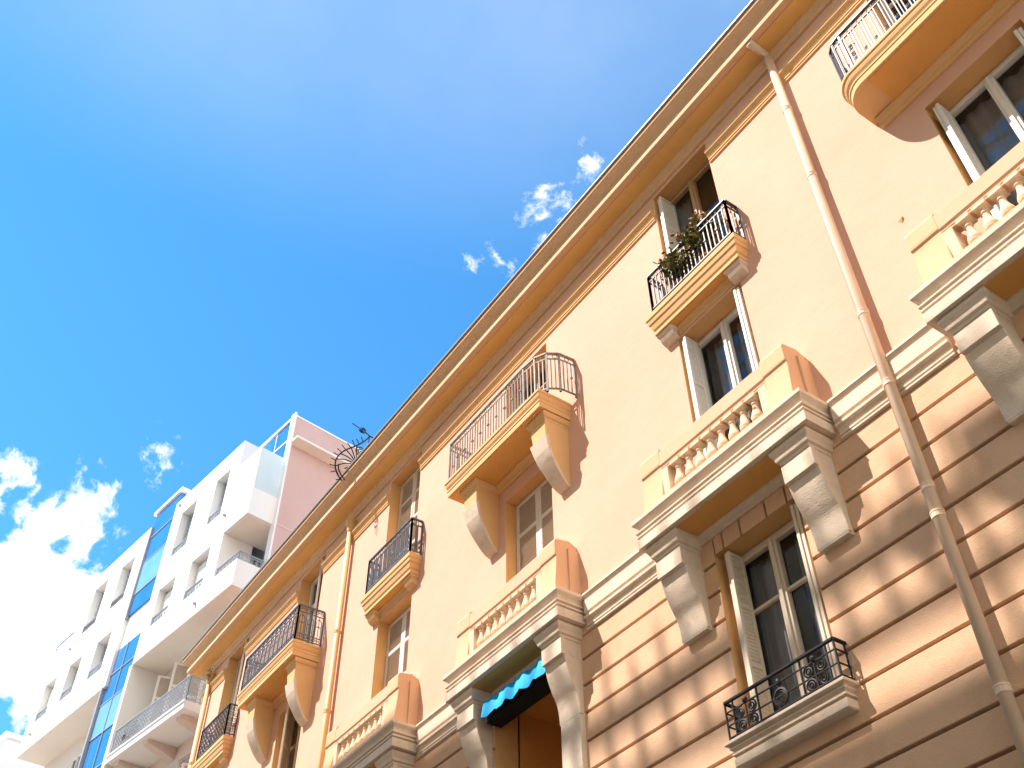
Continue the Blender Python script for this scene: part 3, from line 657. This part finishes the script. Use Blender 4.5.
# terrace and loggia at the right corner
m = wmb()
m.box(0.0, 1.278, D-.13, D, 17.92, 18.76); m.box(0, .13, .0, D-.131, 17.92, 18.76); m.box(.131, 1.278, -.6, D-.131, 17.921, 18.1)
par = m.build('corner_parapet', 'white', B)
m = wmb(); m.box(0.0, 1.278, D-.13, D, 20.36, 21.32); m.box(0, .13, .0, D-.131, 20.36, 21.32); m.box(.131, 1.278, -.6, D-.131, 20.361, 20.55)
par2 = m.build('terrace_parapet', 'white', B)
m = wmb(); m.box(.13, 1.278, -.62, -.6, 17.9, 24.6); m.build('loggia_wall', 'white', B)
q = wmb(); q.box(.14, 1.27, -.55, D-.14, 20.345, 20.359); q.build('loggia_soffit', 'soffit', B)
frame_window(B, .45, 1.2, -.55, 18.2, 20.15, 'metal', transom=0, pane='pane_dark', T=TW)
m = wmb(); rail_run(m, (.06, D-.06), (1.24, D-.06), 18.76, 19.08, 'white_house'); rail_run(m, (.06, D-.06), (.06, .02), 18.76, 19.08, 'white_house'); m.build('railing', 'rail_pale', par)
m = wmb(); rail_run(m, (.06, D-.06), (1.24, D-.06), 21.32, 21.70, 'white_house'); rail_run(m, (.06, D-.06), (.06, .02), 21.32, 21.70, 'white_house'); m.build('railing', 'rail_pale', par2)
gs = wmb(); gs.box(.02, 1.27, D-.035, D-.02, 21.34, 22.9); gs.box(.02, .035, .03, D-.036, 21.34, 22.9); g_ = gs.build('glass_screen', 'screen', B)
pf = wmb(); pf.box(0.0, .03, D-.045, D-.015, 21.33, 22.92); pf.box(.0, 1.27, D-.04, D-.018, 22.9, 22.93); pf.build('screen_post', 'paint', g_)
# set back penthouse glazing and beam
m = wmb(); m.box(.12, 2.6, -.05, -.03, 21.3, 24.66); ph_ = m.build('penthouse_glazing', 'blue', B); m = wmb()
m.box(.10, 2.6, -.06, .02, 24.66, 24.76); m.box(1.0, 1.04, -.029, -.02, 21.3, 24.66); m.box(.1, 2.6, -.029, -.015, 23.8, 23.88); m.build('penthouse_beam', 'paint', ph_)
# pink side wall
m = wmb(); m.box(-.02, .10, -9, -.001, 3, 24.72); pk = m.build('side_wall', 'pink', B, 'bare pink party wall of the white block')
m = wmb(); m.box(-.14, .10, 0.0, .06, 17.0, 24.78); m.box(-.04, .1, -9, 0, 24.721, 24.78); m.build('wall_edge', 'white', pk)
m = wmb(); m.box(-.47, -.021, -9, .02, 23.50, 23.585); m.build('ledge', 'soffit', pk, 'cream ledge projecting from the pink wall', bevel=.01)
m = wmb(); m.box(-.035, -.021, -2.5, -.001, 20.40, 20.44); m.build('wall_joint', 'oldpink', pk)
# blue glazed bay
m = wmb(); m.box(5.60, 7.32, -2, D-.06, 20.40, 24.55); bb = m.build('glazed_bay', 'blue', B, 'blue glazed stair bay between the two white fronts')
for z0, z1 in ((21.2, 22.45),): q = wmb(); q.box(5.60, 7.28, D-.059, D-.05, z0, z1); q.build('pale_pane', 'blue_pale', bb)
m = wmb()
for z in (21.18, 22.45, 23.5): m.box(5.6, 7.3, D-.058, D-.035, z, z+.035)
m.box(7.26, 7.335, -.5, D+.01, 20.3, 24.0); m.build('glazing_bar', 'metal', bb)
m = wmb(); m.box(5.45, 7.42, -2, D+.02, 24.55, 24.68); m.build('bay_roof', 'white', bb)
m = wmb(); m.box(5.60, 7.34, -1, D-.12, 19.2, 20.40); m.build('bay_apron', 'white', B)
m = wmb(); m.box(5.75, 7.5, -2, D-.10, 8, 19.2); b2 = m.build('glazed_bay', 'blue', B, 'lower run of blue glazing below the white apron')
for z0, z1 in ((16.2, 17.3), (12.5, 14)): q = wmb(); q.box(5.75, 7.46, D-.099, D-.09, z0, z1); q.build('pale_pane', 'blue_pale', b2)
m = wmb()
for z in (18.3, 17.3, 16.2, 15.0): m.box(5.75, 7.5, D-.098, D-.075, z, z+.035)
m.box(6.6, 6.63, D-.09, D-.07, 8, 19.2); m.box(7.5, 7.60, -.5, D, 8, 19.2); m.build('glazing_bar', 'metal', b2)
# recessed floor below the overhang
m = wmb(); m.box(5.56, 5.74, -2, D, 8, 17.9); m.build('fin_wall', 'white', B)
m = wmb(); m.box(-.3, 5.56, -.35, -.1, 8, 17.9); rw = m.build('recessed_wall', 'oldpink', B, 'old pale pink wall under the overhang')
m = wmb(); m.box(7.6, 13.7, -.35, -.1, 8, 17.93); rw2 = m.build('recessed_wall', 'oldpink', B)
m = wmb(); m.box(1.27, 5.54, -.1, D, 14.80, 15.03); m.box(1.24, 5.54, D, D+.03, 14.97, 15.03); bal = m.build('balcony', 'white', B, 'white balcony with ornate railing under the overhang', bevel=.01)
m = wmb(); rail_run(m, (1.30, D-.04), (5.45, D-.04), 15.03, 15.76, 'mesh'); rail_run(m, (1.30, D-.04), (1.30, -.05), 15.03, 15.76, 'mesh'); m.build('railing', 'rail_pale', bal)
for s_ in (1.55, 3.35, 5.0):
    m = wmb(); vs = [(s_, .75, 14.80), (s_, .75, 14.70), (s_, .2, 14.55), (s_, -.1, 14.45), (s_, -.1, 14.80)]
    m.add(vs+[(a+.3, b, c) for a, b, c in vs], [(0, 1, 2, 3, 4), (9, 8, 7, 6, 5)]+[(i, 5+i, 5+(i+1) % 5, (i+1) % 5) for i in range(5)]); m.build('bracket', 'oldpink', bal, bevel=.01)
for s_ in (2.5, 4.3):
    m = wmb()
    for i in range(6): m.tube([(s_+.12*i-.3+.07*math.cos(a_/8*6.28), -.06, 14.15+.07*math.sin(a_/8*6.28)) for a_ in range(9)], .02, 6)
    m.box(s_-.5, s_+.5, -.1, -.05, 14.0, 14.03); m.box(s_-.5, s_+.5, -.1, -.05, 14.28, 14.32); m.build('relief', 'oldpink', rw, 'plaster floral relief under the balcony')
for s_ in (2.0, 4.0):
    frame_window(rw, s_-.5, s_+.3, -.06, 15.05, 17.3, 'paint', transom=.6, pane='pane_dark', T=TW)
    for k in (0, 1): louvre_leaf(rw, TW((s_-.55+.95*k, -.05, 15.05)), WU*.35+WN*.94, (0, 0, 1), WN*.35-WU*.94, .5, 2.25, 'paint', panels=3)
    frame_window(rw, s_-.5, s_+.3, -.06, 11.5, 13.6, 'paint', transom=.6, pane='pane_dark', T=TW)
    for k in (0, 1): louvre_leaf(rw, TW((s_-.55+.95*k, -.05, 11.5)), WU*.35+WN*.94, (0, 0, 1), WN*.35-WU*.94, .5, 2.1, 'paint', panels=3)
for s_ in (8.8, 10.6, 12.4): frame_window(rw2, s_-.5, s_+.4, -.06, 15.2, 17.2, 'paint', transom=.6, pane='pane_dark', T=TW)
# windows in the upper floors
for i, (a, b, c, d) in enumerate(rh+lh):
    blind = i in (2, 3)
    w_ = frame_window(B, a+.01, b-.01, D-.26, c+.01, d-.01, 'metal', transom=0, pane='pane_pale', T=TW, leaves=1 if b-a < .9 else 2)
    if blind or i == 8:
        q = wmb(); q.box(a+.04, b-.04, D-.25, D-.215, c+(.35 if i < 8 else .5), d-.12); q.build('roller_shutter', 'paint', w_)
    q = wmb(); rail_run(q, (a+.02, D-.05), (b-.02, D-.05), c, c+.36, 'white_house'); q.build('railing', 'rail_pale', w_)
    if i in (0, 1, 4, 5, 6, 7):
        q = wmb(); q.box(a+.012, a+.05 if False else a+.06, D-.24, D-.02, c+.01, d-.02)
for s_, z in ((1.45, 21.1), (2.05, 18.3), (5.2, 23.7), (11.75, 21.2), (13.0, 18.5)):
    q = wmb(); q.lathe(s_, D+.04, [(.02, z-.05), (.05, z-.04), (.055, z), (.03, z+.04), (.02, z+.05)], 8); q.box(s_-.02, s_+.02, D, D+.04, z, z+.03); q.build('wall_lamp', 'metal', B)
m = wmb(); rail_run(m, (12.05, D-.06), (13.6, D-.06), 21.8, 22.15, 'white_house'); m.build('railing', 'rail_pale', B)
m = wmb(); m.box(5.58, 13.6, -9, -.7, 3, 17.9); m.box(1.28, 5.58, -9, -.62, 3, 23.9); m.box(7.4, 11.9, -9, -1.5, 17.95, 23.95); m.build('rear_block', 'white', B)
potted('terrace_plant', 5.25, .45, 15.03, 1.1, .22, 420, 'tall wispy plant on the white balcony by the fin wall', 'potted plant', 'leaf2', 'paint', 4, 21, TW)
potted('flower_pot', 4.75, .72, 15.03, .35, .2, 260, 'low red flowering plant on the white balcony', 'potted plant', 'leaf', 'petal_red', 20, 22, TW)

# far house at the end of the street
fb = TW((19, -2, 0)); FB = thing('distant_house', (fb.x, fb.y, 0), 'pale distant house at the far end of the white block', 'building')
m = wmb(); m.box(15.5, 24, -6, .9, 0, 19.3); m.box(15.4, 24.1, -6, 1.05, 19.3, 19.5); m.build('wall', 'white', FB)
for z in (13.4, 15.6, 17.8):
    for s_ in (16.3, 18.6, 21.0): frame_window(FB, s_, s_+1.0, .93, z-.6, z+1.0, 'metal', transom=0, pane='pane_dark', T=TW)
m = wmb(); m.box(15.3, 17.8, .9, 1.7, 17.0, 17.15); bl_ = m.build('balcony', 'white', FB); m = wmb(); rail_run(m, (15.4, 1.65), (17.7, 1.65), 17.15, 17.8, 'white_house'); rail_run(m, (15.4, 1.65), (15.4, .9), 17.15, 17.8, 'white_house'); m.build('railing', 'rail_pale', bl_)

# ------------------------------------------------------------------ iron fan guard and aerials on the roof edge
F = MB(); fx = -15.3; hub = (-.373, 15.74)
def YZ(pts, r, n=6): F.tube([(fx, y, z) for y, z in pts], r, n)
def yz_spiral(cy, cz, r, turns, rr, flip=1, a0=0):
    n = int(16*turns); YZ([(cy+flip*r*(1-.88*i/n)*math.cos(a0+6.283*turns*i/n), cz+r*(1-.88*i/n)*math.sin(a0+6.283*turns*i/n)) for i in range(n+1)], rr, 5)
arc = [(-.66, 15.19), (-.76, 15.30), (-.835, 15.45), (-.85, 15.63), (-.80, 15.80), (-.72, 15.94), (-.62, 16.06), (-.51, 16.17), (-.40, 16.29), (-.29, 16.43), (-.20, 16.58), (-.175, 16.65)]
YZ(s_curve(arc), .016); YZ(s_curve([(-.60, 15.24), (-.70, 15.34), (-.765, 15.46), (-.77, 15.58)]), .014)
for p in ((-.835, 15.50), (-.84, 15.68), (-.77, 15.86), (-.66, 16.02), (-.55, 16.13), (-.43, 16.26)):
    YZ(s_curve([hub, ((hub[0]+p[0])/2-.02, (hub[1]+p[1])/2+.05), p]), .012)
for a_, b_ in (((-.68, 15.21), (-.787, 15.166)), ((-.80, 15.38), (-.92, 15.30)), ((-.84, 15.50), (-.965, 15.478)), ((-.845, 15.64), (-.96, 15.65)), ((-.80, 15.79), (-.915, 15.82)), ((-.74, 15.91), (-.855, 15.96)), ((-.66, 16.01), (-.76, 16.10)), ((-.56, 16.12), (-.648, 16.215)), ((-.47, 16.21), (-.55, 16.34)), ((-.38, 16.31), (-.462, 16.42)), ((-.30, 16.41), (-.36, 16.53))): YZ([a_, b_], .010, 5)
yz_spiral(-.335, 16.12, .13, 2.2, .012, 1, .6); yz_spiral(-.515, 15.47, .13, 2.2, .012, -1, .4); yz_spiral(-.345, 16.73, .085, 2.2, .013, 1, 3.4)
YZ([(-.42, 16.74), (-.60, 16.80)], .010, 5); YZ([(-.27, 16.70), (-.175, 16.65), (.06, 16.60)], .014); YZ([(-.175, 16.65), (-.17, 15.49)], .011, 5); YZ([hub, (-.33, 15.49)], .022)
YZ([(-.335, 15.99), (-.335, 15.5)], .010, 5); YZ([(-.515, 15.47), (-.37, 15.70)], .012)
tag(F.build('fan_guard', 'iron'), 'black wrought iron fan with spikes and scrolls standing on the cornice edge', 'iron guard')
q = MB()
for dx, h in ((0, .95), (.17, 1.0), (.33, .8)): q.tube([(-14.95+dx, -.1, 15.5), (-14.97+dx, -.1, 15.5+h)], .009, 5)
q.tube([(-14.98, -.1, 15.75), (-14.58, -.1, 15.75)], .009, 5)
tag(q.build('roof_aerial', 'metal'), 'thin rods of an aerial beside the iron fan on the roof edge', 'aerial')

# ================================================================== STREET AND THE HOUSE OPPOSITE
YO = -11.3
g = MB(); g.add([(-400, -400, -.004), (400, -400, -.004), (400, 400, -.004), (-400, 400, -.004)], [(0, 1, 2, 3)]); o = g.build('ground', 'paving'); o['kind'] = 'structure'
g = MB(); g.box(-60, 30, -8.4, -1.7, -.0035, .0005); o = g.build('road', 'asphalt'); o['kind'] = 'structure'
for y0, y1 in ((-1.7, 0), (YO, -8.4)):
    g = MB(); g.box(-24, 12, y0+.001, y1-.001, -.002, .12); o = g.build('pavement', 'paving'); o['kind'] = 'structure'
O = thing('opposite_house', (-6, YO-4, 0), 'tall beige apartment house across the street with a railed roof terrace', 'building')
K = -1.667*YO
zp = 5.78+K; XS = .55*YO
m = MB(); wall_sheet(m, -30, 16, 0, zp, YO, [], 0)
m.add([(v[0], YO-8, v[2]) for v in m.v[:4]], [(0, 1, 2, 3)]); m.box(-30, 16, YO-8, YO-.001, zp-.3, zp-.001)
ow = m.build('wall', 'warm', O)
m = MB(); m.box(-27.5, -11.15+XS, YO-6, YO-.01, zp-.2, 8.52+K); m.build('penthouse', 'warm', O)
m = MB(); m.box(-17.2, 15.5, YO-.08, YO, 6.41+K, 6.56+K); m.box(-17.2, 15.5, YO-.10, YO, 7.11+K, 7.38+K)
x = -17.0; rn = random.Random(5); q_ = 0
while x < 15:
    if q_ % 5 == 0: m.box(x-.05, x+.05, YO-.06, YO-.01, zp-.02, 6.41+K)
    m.box(x-.05, x+.05, YO-.06, YO-.01, 6.56+K, 7.11+K)
    m.box(x-.045, x+.045, YO-.05, YO-.02, 7.38+K, (8.02+rn.uniform(-.25, .12))+K); x += .485; q_ += 1
m.build('terrace_railing', 'metal', O)
for a_, b_, c_, d_ in ((-3.45, -2.75, 7.3, 7.95), (-3.2, -2.5, 6.5, 6.95), (-4.35, -4.0, 7.3, 7.62)):
    m = MB(); m.prism([(YO-.35, c_+K), (YO-.11, c_+K), (YO-.06, d_+K), (YO-.40, d_+K)], a_+XS, b_+XS); m.build('planter', 'terracotta', O, bevel=.02)
for zi in range(6):
    for xi in range(7): frame_window(ow, -27+4.2*xi, -25.8+4.2*xi, YO+.02, 1.2+3.4*zi, 3.2+3.4*zi, 'paint', transom=.7, pane='pane_dark')

# ------------------------------------------------------------------ sky
def sky():
    w = bpy.data.worlds.new('World'); sc.world = w; w.use_nodes = True; nt = w.node_tree; L = nt.links.new
    bg = nt.nodes['Background']
    st = nd(nt, 'ShaderNodeTexSky', sky_type='NISHITA'); st.sun_disc = False
    st.sun_elevation = SUN_EL; st.sun_rotation = SUN_ROT; st.air_density = 1.0; st.dust_density = 0.0; st.ozone_density = 2.2
    tc = nd(nt, 'ShaderNodeTexCoord')
    def noise(scale, detail, rough, seed, sz=1.0, distort=0.0):
        mp = nd(nt, 'ShaderNodeMapping'); mp.inputs['Location'].default_value = (seed, seed*1.7, 0); mp.inputs['Scale'].default_value = (1, 1, sz)
        L(tc.outputs['Generated'], mp.inputs['Vector'])
        n = nd(nt, 'ShaderNodeTexNoise'); n.inputs['Scale'].default_value = scale; n.inputs['Detail'].default_value = detail; n.inputs['Roughness'].default_value = rough; n.inputs['Distortion'].default_value = distort
        L(mp.outputs['Vector'], n.inputs['Vector']); return n.outputs['Fac']
    def math_(op, a, b=None, c=None, clamp=False):
        n = nd(nt, 'ShaderNodeMath', operation=op); n.use_clamp = clamp
        for i, v in enumerate((a, b, c)):
            if v is None: continue
            if isinstance(v, (int, float)): n.inputs[i].default_value = v
            else: L(v, n.inputs[i])
        return n.outputs[0]
    nb = noise(11, 12, .64, 3.1, 1.0, .25); ns = noise(34, 8, .6, 1.3, 1.0, .2)
    nn = math_('ADD', math_('MULTIPLY', nb, .72), math_('MULTIPLY', ns, .28))
    field = None
    for (d, rad, amp) in CLOUDS_AND_FILL:
        dv = Vector(d).normalized()
        vm = nd(nt, 'ShaderNodeVectorMath', operation='DISTANCE'); L(tc.outputs['Generated'], vm.inputs[0]); vm.inputs[1].default_value = dv
        f = math_('MULTIPLY_ADD', vm.outputs['Value'], -amp/rad, amp)
        field = f if field is None else math_('MAXIMUM', field, f)
    dens = math_('ADD', field, math_('MULTIPLY_ADD', nn, 5.2, -2.85))
    ramp = nd(nt, 'ShaderNodeMapRange'); ramp.interpolation_type = 'SMOOTHSTEP'; ramp.inputs['From Min'].default_value = .16; ramp.inputs['From Max'].default_value = .75
    L(dens, ramp.inputs['Value'])
    # thin high veil
    nv = noise(3.2, 6, .55, 7.7)
    sx = nd(nt, 'ShaderNodeSeparateXYZ'); L(tc.outputs['Generated'], sx.inputs[0])
    vr = nd(nt, 'ShaderNodeMapRange'); vr.interpolation_type = 'SMOOTHSTEP'; vr.inputs['From Min'].default_value = .76; vr.inputs['From Max'].default_value = .93; L(sx.outputs['Z'], vr.inputs['Value'])
    veil = math_('MULTIPLY', math_('MULTIPLY', vr.outputs['Result'], .27), math_('MULTIPLY_ADD', nv, 1.5, .0, True))
    cm = nd(nt, 'ShaderNodeMixRGB', blend_type='MULTIPLY'); cm.inputs['Fac'].default_value = 1; L(st.outputs['Color'], cm.inputs[1]); cm.inputs[2].default_value = (*SKY_TINT, 1)
    m1 = nd(nt, 'ShaderNodeMixRGB'); L(veil, m1.inputs['Fac']); L(cm.outputs['Color'], m1.inputs[1]); m1.inputs[2].default_value = (*[5.6, 5.9, 6.2], 1)
    m2 = nd(nt, 'ShaderNodeMixRGB'); L(ramp.outputs['Result'], m2.inputs['Fac']); L(m1.outputs['Color'], m2.inputs[1]); m2.inputs[2].default_value = (*CLOUD_FILL_COL, 1)
    L(m2.outputs['Color'], bg.inputs['Color']); bg.inputs['Strength'].default_value = SKY_STR

LD = Vector((.33, .60, -1.0)).normalized()          # travel of the sunlight
SUN_EL = math.asin(-LD.z); SUN_ROT = math.atan2(-LD.x, -LD.y)
SKY_STR = .114; SKY_TINT = (.47, 1.16, 1.42); CLOUD_FILL_COL = (11.0, 10.1, 8.9)  # cloud colour raised to fill the shade as well
CLOUDS_AND_FILL = [((-.4191, .3643, .8317), .07, .75), ((-.5237, .3418, .7803), .03, .30), ((-.483, .3659, .7955), .03, .15), ((-.8193, .0486, .5713), .09, .62), ((-.8202, .1033, .5627), .10, .85), ((-.8083, .1418, .5714), .05, .45),
          ((-.8668, .0879, .4909), .13, 1.25), ((-.8438, .1415, .5177), .08, .8), ((-.8796, .15, .4558), .12, .75), ((-.93, .0, .42), .24, 1.2), ((.9, -.1, .35), .95, 1.6), ((.25, -.85, .45), .6, 1.3), ((.5, -.3, .8), .33, 1.4)]  # last entries are unseen clouds, added to fill shaded faces
sky()
sun = bpy.data.lights.new('sun', 'SUN'); sun.energy = 4.6; sun.angle = R(.53); sun.color = (1.0, .88, .80)
so = bpy.data.objects.new('sun', sun); COL.objects.link(so); so.rotation_euler = LD.to_track_quat('-Z', 'Y').to_euler(); so.location = (0, -30, 50)

# ------------------------------------------------------------------ camera
cam = bpy.data.cameras.new('camera'); co = bpy.data.objects.new('camera', cam); COL.objects.link(co); sc.camera = co
Rm = Matrix(((0.56101772, 0.58987323, 0.58078283), (0.82777605, -0.39401038, -0.39942788), (-0.00677735, 0.70484424, -0.70932973)))
co.matrix_world = Matrix.Translation(Vector((0, -7, 1.6))*S) @ Rm.to_4x4()
cam.lens = 36*1046.618/1024; cam.sensor_width = 36; cam.clip_start = .1; cam.clip_end = 3000
for o in list(bpy.data.objects):
    if '_b' in o: del o['_b']
sc.view_settings.view_transform = 'Standard'; sc.view_settings.look = 'None'; sc.view_settings.gamma = 1; sc.view_settings.exposure = .93
